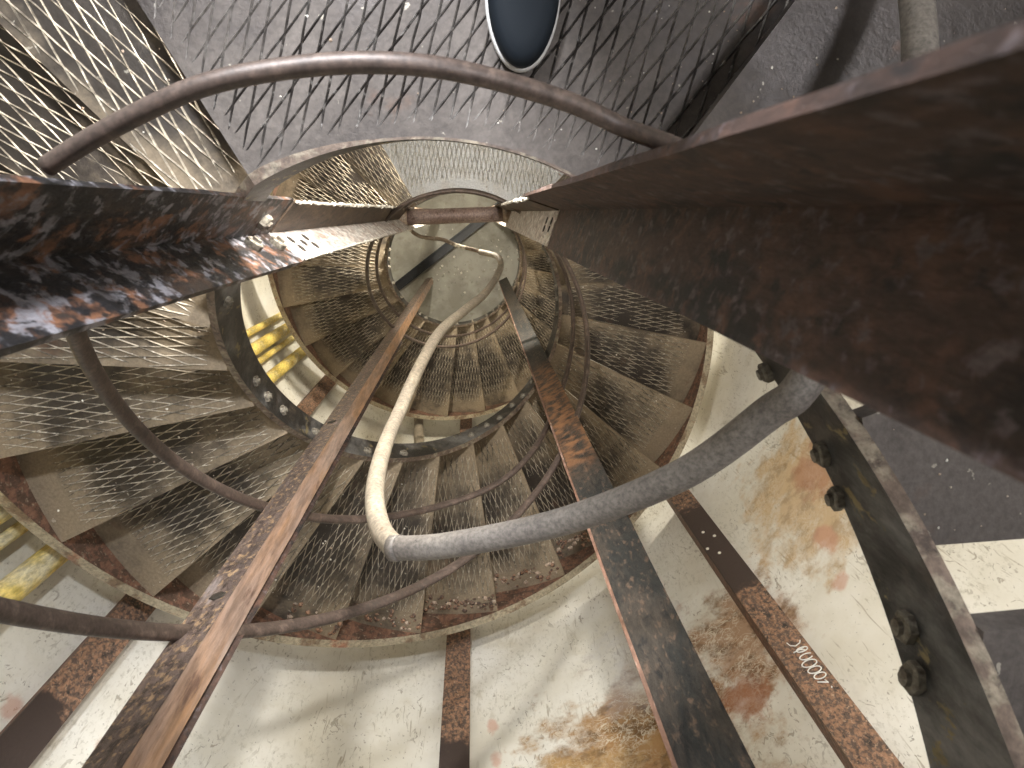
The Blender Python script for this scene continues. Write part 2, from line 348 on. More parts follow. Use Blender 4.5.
# ------------------------------------------------------------------ the tower
TOP = ZC+2.6
mb = MB(); n = 160
vs = []; rows = 24
for k in range(rows+1):
    for i in range(n):
        a = 2*PI*i/n; vs.append((S*RW*math.cos(a), S*RW*math.sin(a), TOP*k/rows))
fs = [[k*n+i, k*n+n+i, k*n+n+(i+1) % n, k*n+(i+1) % n] for k in range(rows) for i in range(n)]
mb.add(vs, fs, 0, True)
o = obj('wall_round', mb, M['wall']); o['kind'] = 'structure'; o['label'] = 'cream plastered round tower wall with rust stains'
mb = MB(); mb.prism([(S*(RW+.12)*math.cos(2*PI*i/64), S*(RW+.12)*math.sin(2*PI*i/64)) for i in range(64)], -.2, 0)
o = obj('floor', mb, M['floor']); o['kind'] = 'structure'
mb = MB(); mb.prism([(S*(RW+.12)*math.cos(2*PI*i/64), S*(RW+.12)*math.sin(2*PI*i/64)) for i in range(64)], TOP, TOP+.2)
o = obj('ceiling', mb, M['ceiling']); o['kind'] = 'structure'

# ------------------------------------------------------------------ the staircase
stair = thing('spiral_staircase', 'rusty spiral staircase of diamond-pattern steel treads winding down the round tower', 'staircase', (0, 0, 0))

def clip_line(px, py, dx, dy, inside, tmax=3.0, step=.012):
    """walk a straight line and return the runs of parameter that lie inside"""
    runs = []; cur = None; t = -tmax
    while t < tmax:
        ok = inside(px+dx*t, py+dy*t)
        if ok and cur is None: cur = t
        if not ok and cur is not None:
            runs.append((cur, t)); cur = None
        t += step
    return runs

def plate(a0, a1, thick=.011, ridges=True, axis=None, wear=0, m0=.03, m1=.075, lip=.028, L=.094, Wd=.0182, rh=.0044, rw=.0034, r_in=None):
    """sector between plan angles a0..a1 (deg, 0=+y), top at z=0, coordinates in metres about the axis"""
    mb = MB(); ri = r_in or RI+.014; ro = RO-.004
    nr, na = 8, max(3, int(abs(a1-a0)/5))
    def pt(r, d, z):
        a = math.radians(d+90); return (S*r*math.cos(a), S*r*math.sin(a), z)
    vs = []
    for z in (0, -thick):
        for i in range(nr+1):
            for j in range(na+1): vs.append(pt(ri+(ro-ri)*i/nr, a0+(a1-a0)*j/na, z))
    q = (nr+1)*(na+1); w = na+1
    fs = []
    for i in range(nr):
        for j in range(na):
            b = i*w+j
            fs.append([b, b+w, b+w+1, b+1]); fs.append([q+b, q+b+1, q+b+w+1, q+b+w])
    for i in range(nr):
        fs.append([i*w, q+i*w, q+i*w+w, i*w+w]); e = i*w+na; fs.append([e, e+w, q+e+w, q+e])
    for j in range(na):
        fs.append([j, j+1, q+j+1, q+j]); e = nr*w+j; fs.append([e, q+e, q+e+1, e+1])
    mb.add(vs, fs, 0)
    # turned-down nosing on the lower (front) side
    dn = .45
    v = [pt(ri, a1, -thick), pt(ro, a1, -thick), pt(ro, a1, -lip), pt(ri, a1, -lip), pt(ri, a1-dn*1.4, -thick), pt(ro, a1-dn*.6, -thick), pt(ro, a1-dn*.6, -lip), pt(ri, a1-dn*1.4, -lip)]
    mb.add(v, [[0, 1, 2, 3], [4, 7, 6, 5], [3, 2, 6, 7], [0, 3, 7, 4], [1, 5, 6, 2]], 0)
    if ridges:
        if axis is None: axis = (a0+a1)/2
        am = math.radians(axis+90); ux = Vector((math.cos(am), math.sin(am))); uy = Vector((-math.sin(am), math.cos(am)))
        e0 = math.radians(a0+90); e1 = math.radians(a1+90)
        n0 = (-math.sin(e0), math.cos(e0)); n1 = (math.sin(e1), -math.cos(e1))
        def inside(x, y):
            r = math.hypot(x, y)
            if r < ri+m0 or r > ro-m1: return False
            return x*n0[0]+y*n0[1] > .008 and x*n1[0]+y*n1[1] > .004
        k = Wd/L; nrm = math.hypot(1, k)
        wc = [(random.uniform(.58, .78), random.uniform(-.08, .08), random.uniform(.05, .11)) for _ in range(2)]
        for sgn in (1, -1):
            d = (ux+uy*(k*sgn))/nrm; pd = Vector((-d.y, d.x))
            for c in range(-90, 91):
                o0 = uy*(c*Wd)+ux*.66
                for (t0, t1) in clip_line(o0.x, o0.y, d.x, d.y, inside, 1.1):
                    if t1-t0 < .03: continue
                    ns = max(2, int((t1-t0)/(L/4))); vs = []; fs = []
                    for s_ in range(ns+1):
                        t = t0+(t1-t0)*s_/ns; p = o0+d*t
                        hh = rh
                        r = p.length
                        for (wr, wt, ws) in wc[:wear]:
                            q_ = (Vector((p.dot(ux)-wr, p.dot(uy)-wt))).length
                            hh *= 1-.97*math.exp(-(q_/ws)**2)
                        if s_ in (0, ns): hh *= .1
                        hh *= random.uniform(.8, 1.1)
                        p = p+pd*random.uniform(-.0008, .0008)
                        a = p-pd*rw/2; b = p+pd*rw/2
                        vs += [(S*a.x, S*a.y, -.0006), (S*p.x, S*p.y, S*hh-.0004), (S*b.x, S*b.y, -.0006)]
                    for s_ in range(ns):
                        b = s_*3
                        fs += [[b, b+3, b+4, b+1], [b+1, b+4, b+5, b+2]]
                    mb.add(vs, fs, 1)
    return mb

STEP = 14.3
# flight treads share four shapes, each turned into place
tvar = [plate(-STEP/2-.9, STEP/2, wear=w).mesh('tread', [M['tread'], M['ridge']]) for w in (1, 2, 0, 1)]
svar = [plate(-8.2-.9, 8.2, ridges=False).mesh('tread', [M['landing'], M['ridge_land']]) for _ in range(2)]
def put_tread(me, mid, h, name='tread'):
    o = bpy.data.objects.new(name, me); C.objects.link(o); o.parent = stair
    o.location = (0, 0, ZC-S*h); o.rotation_euler = (0, 0, math.radians(mid)); return o
for turn in (0, 1):
    for k in range(20):
        e1 = 30.5+STEP*(k+1)+360*turn
        h = hfun(e1)-.016
        if h < FD-.03: put_tread(tvar[(k*3+turn) % 4], e1-STEP/2, h)
for k in range(7):                                   # the flight climbing past the lens
    e1 = -36-16.4*k
    h0 = LAND-SL*math.radians(-33-e1)-.015
    put_tread(svar[k % 2], e1-8.2, min(h0, LAND-.10))
random.seed(11)
pl = plate(-45, 30.5, axis=-27, wear=0, m0=.012, m1=.05, rw=.0038, rh=.0030, Wd=.0205, r_in=RI+.003)
o = bpy.data.objects.new('landing', pl.mesh('landing', [M['landing'], M['ridge_land']])); C.objects.link(o); o.parent = stair; o.location = (0, 0, ZC-S*LAND)
o['label'] = 'wide silver-grey landing plate under the shoe'
pl = plate(-43.8, 30.5, axis=-2, wear=0, m0=.05, m1=.03, Wd=.0205, rw=.006, r_in=RI+.003)
o = bpy.data.objects.new('landing', pl.mesh('landing', [M['silver'], M['ridge_silver']])); C.objects.link(o); o.parent = stair; o.location = (0, 0, ZC-S*(LAND+TURN)); o['label'] = 'bright silver lower landing plate'

def strip(r0, r1, d0, d1, top, bot, step=2.5, hf=hfun, deep=None):
    mb = MB(); ns = int((d1-d0)/step); vs = []
    for i in range(ns+1):
        d = d0+(d1-d0)*i/ns
        a = math.radians(d+90); h = hf(d); bo = deep(d) if deep else bot
        rr = r0+(r1-r0)*min(1, max(.22, (bo-.008)/.07)) if deep else r1
        for (r, q) in ((r0, top), (rr, top), (rr, bo), (r0, bo)):
            vs.append(P(r*math.cos(a), r*math.sin(a), h+q))
    for i in range(ns):
        b = i*4; w = 4
        mb.add([vs[b], vs[b+1], vs[b+5], vs[b+4]], [[0, 1, 2, 3]], 1, True)
        mb.add([vs[b+1], vs[b+2], vs[b+6], vs[b+5]], [[0, 1, 2, 3]], 0, True)
        mb.add([vs[b+2], vs[b+3], vs[b+7], vs[b+6]], [[0, 1, 2, 3]], 0, True)
        mb.add([vs[b+3], vs[b], vs[b+4], vs[b+7]], [[0, 1, 2, 3]], 0, True)
    mb.add(vs[:4], [[0, 3, 2, 1]], 0); mb.add(vs[-4:], [[0, 1, 2, 3]], 0)
    return mb
def hup(d):   # nosing line of the upper flight as well
    return hfun(d) if d >= -33 else LAND-SL*math.radians(-33-d)
DEND = 360+312
def depth_in(d):             # the landings only have a thin edge, the flights a deep plate
    q = (d+180) % 360-180
    if q <= -44: w = 1.0
    elif q < -34: w = (-34-q)/10
    elif q < 2: w = 0.0
    elif q < 30: w = (q-2)/28*.62
    elif q < 60: w = .62+.38*(q-30)/30
    else: w = 1.0
    return .010+.12*w
inner = obj('inner_stringer', strip(RI, RI+.014, -150, DEND, -.006, .125, hf=hup, deep=depth_in), [M['stringer'], M['stringer_lip']], stair)
outer = obj('outer_stringer', strip(RO-.006, RO+.020, -150, DEND, -.018, .128, hf=hup), [M['outer_face'], M['outer_lip']], stair)
bolts = [(-67, .135), (-75.7, .10), (-81, .128), (-89.8, .085), (-94.4, .112), (-104, .09), (-109, .11)]
for turn in (0, 360):
    for k in range(19): bolts += [q for q in ((51.5+STEP*k+turn, .048), (58.3+STEP*k+turn, .032)) if random.random() < .62]
for d, q in bolts:           # bolts of the treads on the well side of the stringer
    if d > DEND-3: continue
    a = math.radians(d+90)
    mb = MB(); c = P(RI*math.cos(a), RI*math.sin(a), hup(d)+q+random.uniform(-.006, .006))
    mb.nut(c, (-math.cos(a), -math.sin(a), 0), random.uniform(.011, .0135)*S, .008*S, .004*S)
    obj('bolt', mb, M['nut'], inner, loc=c)

# ------------------------------------------------------------------ wall straps
RSTRAP = 26
def strap(az, w, label, mark=False, d0=-1.6, d1=FD, depth=.055, zones=(), rot=0.0):
    a = math.radians(az); e = Vector((math.cos(a), math.sin(a), 0)); t = Vector((-math.sin(a), math.cos(a), 0))
    base = P(math.cos(a)*(RW-depth/2), math.sin(a)*(RW-depth/2), FD)
    th = thing('wall_strap', label, 'steel strap', base, 'rusty straps up the tower wall')
    mb = MB(); z0, z1 = 0.0, ZC-S*d0
    c = e*(S*(RW-depth)); f = S*.010
    R2 = Matrix.Rotation(-math.radians(rot), 3, 'Z'); e = R2 @ e; t = R2 @ t
    fm = strap_mat('strap_face', [(ZC-S*b_+.11, ZC-S*a_+.11) for a_, b_ in zones]) if zones else M['strap']
    # a flat face plate with a web behind it
    poly = [c-t*(S*w/2), c-t*(S*w/2)+e*f, c+t*(S*w/2)+e*f, c+t*(S*w/2)]
    mb.prism([(p.x, p.y) for p in poly][::-1], z0, z1, 0, 20, .0006)
    obj('face_plate', mb, fm, th)
    mb = MB()
    for sgn in (-1, 1):
        q = c+t*(S*w/2-f/2)*sgn
        poly = [q-t*f/2+e*f, q-t*f/2+e*(S*(depth+.020)), q+t*f/2+e*(S*(depth+.020)), q+t*f/2+e*f]
        mb.prism([(p.x, p.y) for p in poly][::-1], z0, z1, 0, 6)
    obj('web', mb, M['outer_face'], th)
    for (dp, off) in ((2.32, -.012), (2.27, .012), (2.21, -.032), (2.16, -.008)) if mark else ():
        mb = MB(); q = c+t*(S*off)+Vector((0, 0, ZC-S*dp)); mb.nut(q, -e, .0055*S, .004*S)
        obj('bolt_head', mb, M['white'], th, loc=q)
    return th, e, t, c
strap(-89.8, .080, 'straight rusty steel strap on the cream wall, bottom centre of the photo', zones=[(-3, 1.84)])
strap(-139.2, .080, 'rusty steel strap on the cream wall at the lower left, beside the flecked post', zones=[(-3, 1.50)])
th, se, st_, sc_ = strap(-40.9, .080, 'rusty steel strap at the lower right with a white scribble on its face', mark=True, zones=[(1.95, 2.55)], rot=RSTRAP)
for az, txt in ((11, 'wall strap hidden behind the large dark right post'), (62, 'wall strap above the landing side of the tower'), (113, 'wall strap behind the upper left treads'), (165, 'wall strap beyond the yellow pipes on the left')):
    strap(az, .080, txt)
# white scribble on the strap: looped hand-lettering
def on_strap(u, w): return sc_+st_*(S*u)+Vector((0, 0, ZC-S*w))-se*.003
mb = MB()
def stroke(pts):
    mb.tube([on_strap(u, w) for u, w in pts], .0016*S, 5)
def loop(cu, cw, ru, rw_, t0=0, t1=2*PI, n=14, tilt=0.0):
    out = []
    for i in range(n+1):
        a = t0+(t1-t0)*i/n; x = ru*math.cos(a); y = rw_*math.sin(a)
        out.append((cu+x*math.cos(tilt)-y*math.sin(tilt), cw+x*math.sin(tilt)+y*math.cos(tilt)))
    return out
SU, SW0, SDW = .014, 1.634, -.0285
stroke([(SU+.014, SW0+.004), (SU+.010, SW0-.004), (SU-.004, SW0-.010), (SU-.014, SW0-.002), (SU-.017, SW0+.012)])
stroke(loop(SU+.004, SW0-.030, .014, .008)); stroke([(SU-.018, SW0-.030), (SU+.010, SW0-.026)]); stroke([(SU-.006, SW0-.024), (SU+.010, SW0-.036)])
stroke(loop(SU+.002, SW0-.058, .016, .010, .5, 5.6)); stroke(loop(SU-.002, SW0-.084, .018, .012)); stroke(loop(SU-.001, SW0-.110, .016, .011)); stroke(loop(SU+.001, SW0-.134, .014, .010))
stroke([(SU-.013, SW0-.150), (SU+.008, SW0-.163), (SU+.004, SW0-.152)]); stroke([(SU+.008, SW0-.178), (SU+.006, SW0-.182)])
obj('scribble', mb, M['chalk'], th, label='white hand-drawn scribble')

# ------------------------------------------------------------------ yellow pipes on the wall and the pale stub
def vpipe(name, az, r, rad, d0, d1, mat, label, group=None, az2=None):
    a = math.radians(az); b = math.radians(az2 if az2 is not None else az)
    base = P(r*math.cos(b), r*math.sin(b), d1); mb = MB(); pts = []
    for i in range(13):
        t = i/12; aa = b+(a-b)*t
        pts.append(P(r*math.cos(aa), r*math.sin(aa), d1+(d0-d1)*t))
    mb.tube(pts, rad*S, 16)
    tt = thing(name, label, 'pipe', base, group)
    obj('pipe_run', mb, mat, tt)
    for d in (1.2, 2.6, 3.4, 5.4):
        if d0 < d < d1:
            mb = MB()
            t = (d-d1)/(d0-d1); aa = b+(a-b)*t; c = P(r*math.cos(aa), r*math.sin(aa), d)
            e = Vector((math.cos(aa), math.sin(aa), 0))
            mb.tube([c-Vector((0, 0, .012)), c+Vector((0, 0, .012))], rad*S*1.09, 16, 0)
            mb.box(c+e*(S*(RW-r)/2), e*(S*(RW-r)/2), Vector((-e.y, e.x, 0))*.012, (0, 0, .010))
            obj('bracket', mb, M['nut_dark'], tt, loc=c)
vpipe('yellow_pipe', -151.8, 1.110, .032, -1.5, FD, M['yellow'], 'thick yellow pipe on the wall, the one nearest the rusty strap', 'yellow pipes')
vpipe('yellow_pipe', -156.9, 1.120, .016, -1.5, FD, M['yellow'], 'thin yellow pipe between the two thick yellow pipes', 'yellow pipes')
vpipe('yellow_pipe', -160.4, 1.105, .032, -1.5, FD, M['yellow'], 'thick yellow pipe with a thin yellow pipe on either side', 'yellow pipes')
vpipe('yellow_pipe', -164.6, 1.120, .019, -1.5, FD, M['yellow'], 'uppermost thin yellow pipe of the row on the wall', 'yellow pipes')
vpipe('pale_pipe', -103.6, 1.09, .030, 4.2, FD, M['pipe_low'], 'short pale pipe leaning on the wall below the lower stair turn', None, -112)

# ------------------------------------------------------------------ the four angle-iron posts of the well
def cam(az, s):
    a = math.radians(az); return Vector((CAMX+s*math.cos(a), CAMY+s*math.sin(a)))
def angle_poly(ridge, toe1, toe2, t):
    """L profile from the inner corner line and its two toes, thickness t on the far side"""
    u1 = (toe1-ridge).normalized(); u2 = (toe2-ridge).normalized()
    return [ridge, toe1, toe1-u2*t, ridge-u1*t-u2*t, toe2-u1*t, toe2]
def convex_poly(apex, toe1, toe2, t):
    u1 = (toe1-apex).normalized(); u2 = (toe2-apex).normalized()
    return [apex, toe1, toe1+u2*t, apex+u1*t+u2*t, toe2+u1*t, toe2]
def fixccw(poly):
    A = sum(poly[i].x*poly[(i+1) % len(poly)].y-poly[(i+1) % len(poly)].x*poly[i].y for i in range(len(poly)))
    return poly if A > 0 else poly[::-1]
def post_part(name, poly, d0, d1, mats, parent, nz=40, jit=.0007, label=None):
    mb = MB(); mb.prism([(S*p.x, S*p.y) for p in fixccw(poly)], ZC-S*d1, ZC-S*d0, 0, nz, jit)
    return obj(name, mb, mats, parent, label=label)
def crust(edge, d0, d1, n, r, parent, name='crust'):
    mb = MB()
    for i in range(n):
        d = d0+(d1-d0)*random.random()
        mb.chip(P(edge.x, edge.y, d)+Vector([random.uniform(-.3, .3)*r for _ in range(3)]), r*random.uniform(.5, 1.2), 0, 1.0)
    pts = [P(edge.x, edge.y, d0+(d1-d0)*i/40)+Vector([random.uniform(-.2, .2)*r for _ in range(3)]) for i in range(41)]
    mb.tube(pts, [r*random.uniform(.35, .7) for _ in pts], 6)
    return obj(name, mb, M['white'], parent, label='white flaking crust')
def base_of(v): return (S*v.x, S*v.y, 0)

# left post: hollow side towards the lens
Lr = cam(-173.4, .320); d = Lr-Vector((CAMX, CAMY)); dn = d.normalized(); pn = Vector((-dn.y, dn.x))
Lt1 = Lr+(-dn*.0477-pn*.0459); Lt2 = Lr+(-dn*.0477+pn*.0477)
post = thing('angle_post', 'thick rust-scabbed angle-iron post reaching in from the left edge of the photo', 'post', base_of(Lr), None)
post_part('upper_section', angle_poly(Lr, Lt1, Lt2, .007), -1.9, 1.21, M['post_left'], post)
k = .93
Lq1 = Lr+(Lt1-Lr)*k; Lq2 = Lr+(Lt2-Lr)*k; sh = -dn*.004
def leg_pair(ridge, q1, q2, t, d0):  # two legs of one section, lit and shaded tones put into their colours
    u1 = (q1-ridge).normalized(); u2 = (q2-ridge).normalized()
    post_part('shaded_leg', [ridge, q1, q1-u2*t, ridge-u2*t], d0, FD, M['leg_shaded'], post, label='brown upper leg of the lower section, darkened as in shade')
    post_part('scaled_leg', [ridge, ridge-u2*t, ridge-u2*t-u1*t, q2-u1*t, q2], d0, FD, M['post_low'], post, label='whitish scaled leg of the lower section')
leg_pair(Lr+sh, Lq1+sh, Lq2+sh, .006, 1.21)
crust(Lq1+sh, 1.22, 2.9, 70, .006, post)
crust(Lq2+sh, 1.22, 2.2, 34, .005, post)
def leg_bolt(ridge, toe, other, w, dd, r, h, shank, mat):
    u = (toe-ridge).normalized(); o2 = (other-ridge); nn = (o2-u*o2.dot(u)).normalized()
    p = ridge+(toe-ridge)*w
    mb = MB(); mb.nut(P(p.x, p.y, dd), (nn.x, nn.y, 0), r*S, h*S, shank*S)
    obj('bolt', mb, mat, post, loc=P(p.x, p.y, dd))
for (w, dd) in ((.32, 1.27), (.66, 1.27), (.32, 1.38), (.66, 1.38), (.5, 1.325)):
    leg_bolt(Lr+sh, Lq2+sh, Lq1+sh, w, dd, .0085, .002, 0, M['nut_dark'])  # dark flat hexes standing in for open bolt holes
for (toe, oth, w, dd) in ((Lt1, Lt2, .40, 1.12), (Lt2, Lt1, .32, 1.06), (Lt2, Lt1, .40, 1.17)):
    leg_bolt(Lr, toe, oth, w, dd, .013, .010, .004, M['nut'])

# right post: very close to the lens
Rr = cam(1.5, .164); Rt1 = cam(16.6, .0964); Rt2 = cam(-25.4, .156)
post = thing('angle_post', 'huge dark angle-iron post close to the lens, filling the right side of the photo', 'post', base_of(Rr), None)
post_part('upper_section', angle_poly(Rr, Rt1, Rt2, .006), -1.9, 1.46, M['post_dark'], post)
Rq1 = Rr+(Rt1-Rr)*.93; Rq2 = Rr+(Rt2-Rr)*.93
rin = ((Rt1-Rr)+(Rt2-Rr)).normalized()*.003
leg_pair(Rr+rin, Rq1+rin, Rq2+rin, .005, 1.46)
crust(Rq1+rin, 1.36, 2.6, 70, .0055, post)
for (w, dd) in ((.30, 1.52), (.55, 1.52), (.30, 1.62), (.55, 1.62)):
    leg_bolt(Rr+rin, Rq2+rin, Rq1+rin, w, dd, .0075, .002, 0, M['nut_dark'])  # flat dark hexes drawn where the splice has holes
for (w, dd) in ((.85, 1.50), (.85, 1.58), (.70, 1.49)):
    leg_bolt(Rr+rin, Rq2+rin, Rq1+rin, w, dd, .0065, .004, 0, M['white'])

# lower left post: corner towards the lens
Ba = cam(-122.7, .615); dB = (Ba-Vector((CAMX, CAMY))).normalized(); pB = Vector((-dB.y, dB.x))
Bt1 = Ba+dB*.034-pB*.033; Bt2 = Ba+dB*.034+pB*.034
post = thing('angle_post', 'orange-flecked angle-iron post running from the lower left corner down to the floor', 'post', base_of(Ba), None)
u1 = (Bt1-Ba).normalized(); u2 = (Bt2-Ba).normalized()
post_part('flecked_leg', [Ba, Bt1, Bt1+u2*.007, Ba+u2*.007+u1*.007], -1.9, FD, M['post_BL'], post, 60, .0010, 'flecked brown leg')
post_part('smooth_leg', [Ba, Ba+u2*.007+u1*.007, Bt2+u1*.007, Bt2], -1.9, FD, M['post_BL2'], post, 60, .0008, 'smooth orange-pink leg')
q0 = Ba+dB*.045+pB*.020
post_part('back_plate', [q0, q0+pB*.024, q0+pB*.024+dB*.006, q0+dB*.006], -1.9, 3.4, M['post_dark'], post)
for (dd, w) in ((.97, .45), (1.86, .55)):
    u = (Bt1-Ba); nn = Vector((u.y, -u.x)).normalized(); nn = nn if nn.dot(-dB) > 0 else -nn
    p = Ba+u*w-nn*.003
    mb = MB(); mb.nut(P(p.x, p.y, dd), (nn.x, nn.y, 0), .012*S, .005*S)
    obj('bolt', mb, M['nut_dark'], post, loc=P(p.x, p.y, dd))  # dark hex in place of a hole through the leg

# lower right post: one leg face-on, the other edge-on
Bx = cam(-69.3, .580); By = cam(-62.4, .575)
dR = (Bx-Vector((CAMX, CAMY))).normalized()
post = thing('angle_post', 'black tarred angle-iron post with an orange rust patch, right of the bottom centre', 'post', base_of(Bx), None)
post_part('face_leg', [Bx, By, By+dR*.008, Bx+dR*.008], -1.9, FD, M['post_BR'], post, 60, .001)
t_ = (Bx-By).normalized()
post_part('side_leg', [Bx+t_*.005-dR*.003, Bx-dR*.004, Bx+dR*.072, Bx+t_*.005+dR*.072], -1.9, FD, M['toe'], post, 60, .001)

# ------------------------------------------------------------------ rails round the well
def smooth(pts, n=10):
    pts = [Vector(p) for p in pts]; out = []
    for i in range(len(pts)-1):
        p0 = pts[max(i-1, 0)]; p1 = pts[i]; p2 = pts[i+1]; p3 = pts[min(i+2, len(pts)-1)]
        for k in range(n):
            t = k/n
            out.append(.5*((2*p1)+(-p0+p2)*t+(2*p0-5*p1+4*p2-p3)*t*t+(-p0+3*p1-3*p2+p3)*t**3))
    out.append(pts[-1]); return out
def flat_tube(mb, pts, rw_, rv, seg=14):
    """bar with an upright oval section: half-width rw_ towards the axis, half-height rv"""
    vs = []; n_ = len(pts)
    for i_, p in enumerate(pts):
        t = (pts[min(i_+1, n_-1)]-pts[max(i_-1, 0)]).normalized(); w_ = t.cross(Vector((0, 0, 1))).normalized(); u_ = w_.cross(t)
        for k_ in range(seg):
            a = 2*PI*k_/seg; vs.append(p+w_*(rw_*math.cos(a))+u_*(rv*math.sin(a)))
    fs = [[i_*seg+k_, i_*seg+(k_+1) % seg, (i_+1)*seg+(k_+1) % seg, (i_+1)*seg+k_] for i_ in range(n_-1) for k_ in range(seg)]
    fs += [[k_ for k_ in range(seg)][::-1], [(n_-1)*seg+k_ for k_ in range(seg)]]
    mb.add(vs, fs, 0, True)
def rail(name, d0, d1, r, off, rw_, rv, label, corr=None):
    pts = []
    dd = d0
    while dd <= d1:
        c = corr(dd) if corr else 0
        pts.append(hel(dd, r, -off+c)); dd += 2.5
    mb = MB(); flat_tube(mb, pts, rw_*S, rv*S)
    return obj(name, mb, M['rail'], loc=pts[-1], label=label, cat='rail')
o = rail('handrail', 50, 660, .380, .86, .0074, .0115, 'brown steel handrail spiralling down round the well, the upper and longer of the two rails')
def cA(d):
    q = (d-208)/26
    return -.12*math.exp(-q*q)
o = rail('mid_rail', 53, 655, .396, .42, .0074, .0120, 'brown lower guard rail spiralling round the well under the handrail', cA)
mb = MB(); pts = smooth([hel(x, r, -q) for x, r, q in ((33, .403, .43), (26, .40, .415), (16, .40, .43), (7, .40, .43), (-1, .40, .43), (-8, .40, .42), (-17, .402, .395), (-23, .402, .385), (-28, .402, .41), (-33, .402, .415))], 6)
mb.tube(pts, .0066*S, 12)
obj('landing_rail', mb, M['rail'], loc=pts[0], label='thin arched brown rail over the landing, between the left post and the right post', cat='rail')

# ------------------------------------------------------------------ bent grey pipe
hoop = [(-.040, -.087, .855), (.027, -.065, .815), (.148, -.012, .755), (.248, .072, .665), (.307, .146, .615), (.330, .180, .597), (.385, .290, .60), (.433, .415, .665), (.463, .511, .74), (.47, .60, .80)]
drop = [(-0.065, -0.092, 0.92),(-0.086, -0.09, 1.02),(-0.096, -0.087, 1.14),(-0.097, -0.08, 1.28),(-0.087, -0.063, 1.42),(-0.065, -0.022, 1.6),(-0.027, 0.025, 1.83),(0.031, 0.042, 2.12),(0.093, 0.05, 2.5),(0.146, 0.069, 2.95),(0.17, 0.095, 3.2),(0.161, 0.122, 3.3),(0.127, 0.131, 3.36),(0.084, 0.138, 3.4)]
gp = thing('bent_pipe', 'bent grey pipe looping across the well and dropping towards the floor', 'pipe', P(*drop[-1]))
mb = MB(); pts = smooth([P(*p) for p in hoop[::-1]], 12)
mb.tube(pts, .0150*S, 20); obj('hoop', mb, M['pipe'], gp)
mb = MB(); pts = smooth([P(*p) for p in ([hoop[0]]+drop)], 12)
mb.tube(pts, [S*(.0148-.0018*min(1, i/60)) for i in range(len(pts))], 20); obj('drop_leg', mb, M['pipe_low'], gp, label='cream painted drop leg')
mb = MB(); a = P(*hoop[0]); b = P(*hoop[1]); dd = (b-a).normalized()
mb.tube([a-dd*.006, a+dd*.010], .0160*S, 20); obj('weld_joint', mb, M['pipe'], gp)
wire = [(.086, .139, 3.4), (.04, .150, 3.41), (-.02, .165, 3.42), (-.08, .190, 3.40), (-.13, .196, 3.38), (-.18, .203, 3.40), (-.215, .225, 3.40), (-.235, .255, 3.36)]
pts = smooth([P(*p) for p in wire], 6)
mb = MB(); mb.tube([p+Vector((0, 0, random.uniform(-.004, .004))) for p in pts], .0085*S, 8)
obj('rust_wire', mb, M['wire'], loc=P(*wire[-1]), label='twisted pale-taped wire between the left post and the end of the bent pipe', cat='wire')

# ------------------------------------------------------------------ spacer tube between the left and right posts
va = cam(-174.5, .308); vb = cam(-3, .150); ta = P(va.x, va.y, 3.32); tb = P(vb.x, vb.y, 3.32)
tt = thing('spacer_tube', 'short brown steel tube bridging the left and right posts above the floor', 'tube', (ta+tb)/2)
mb = MB(); mb.tube([ta+(tb-ta)*t for t in (0, .25, .5, .75, 1)], .0325*S, 24); obj('tube_body', mb, M['tube'], tt)
for q, s_ in ((ta, 1), (tb, -1)):
    u = (tb-ta).normalized()*s_
    mb = MB(); mb.tube([q-u*.03, q+u*.012, q+u*.030], [.040*S, .041*S, .036*S], 20); obj('end_collar', mb, M['collar'], tt)

# ------------------------------------------------------------------ on the floor
fa = P(-.60, -.315, FD-.045); fb = P(.34, .42, FD-.045)
u = (fb-fa).normalized(); w = Vector((-u.y, u.x, 0))
mb = MB(); mb.box((fa+fb)/2, (fb-fa)/2, w*(.034*S), (0, 0, .012)); mb.box((fa+fb)/2+w*.03*S+Vector((0, 0, .02)), (fb-fa)/2, w*(.006*S), (0, 0, .034)); mb.box((fa+fb)/2-w*.03*S+Vector((0, 0, .005)), (fb-fa)/2, w*(.005*S), (0, 0, .02))
for v in range(len(mb.v)): pass
obj('channel_bar', mb, M['black'], loc=(fa+fb)/2, label='black steel channel bar lying across the concrete floor', cat='bar')
mb = MB()
for i in range(360):
    a = random.uniform(0, 2*PI); r = .40*math.sqrt(random.random())*S
    x = r*math.cos(a)+.02; y = r*math.sin(a)
    if y > .55*x+.02 and random.random() < .9: continue
    mb.chip((x, y, .001), random.choice((.004, .006, .008, .014)), random.choice((0, 1, 1, 1)), .6)
obj('floor_rubble', mb, [M['white'], M['floor']], label='scattered rubble and paint chips on the floor', cat='rubble', kind='stuff')
mb = MB()
def tread_top(d):
    if -36 < d < 30.5: return LAND
    if d <= -36:
        k = int((-36-d)//16.4); e1 = -36-16.4*k
        return min(LAND-SL*math.radians(-33-e1)-.015, LAND-.10)
    t = 0
    if d > 318: d2 = d-360; t = 1
    else: d2 = d
    if d2 < 30.5: return LAND+TURN
    k = int((d2-30.5)//STEP); return hfun(30.5+STEP*(k+1)+360*t)-.016
def scatter(n, d0, d1, r0, r1, sizes, mi):
    for i in range(n):
        d = random.uniform(d0, d1); r = random.uniform(r0, r1); a = math.radians(d+90)
        mb.chip(P(r*math.cos(a), r*math.sin(a), tread_top(d))+Vector((0, 0, .0006)), random.choice(sizes), random.choice(mi), .6)
scatter(170, -36, -8, .42, .95, (.0008, .0012, .0016), (0, 1))
scatter(170, -85, -37, .43, .95, (.0008, .0014, .002), (0, 1, 1))
scatter(60, -36, 60, .42, .95, (.0012, .002, .003), (0, 1))
scatter(380, 60, 316, .43, .97, (.0015, .0025, .004), (0, 1, 1))
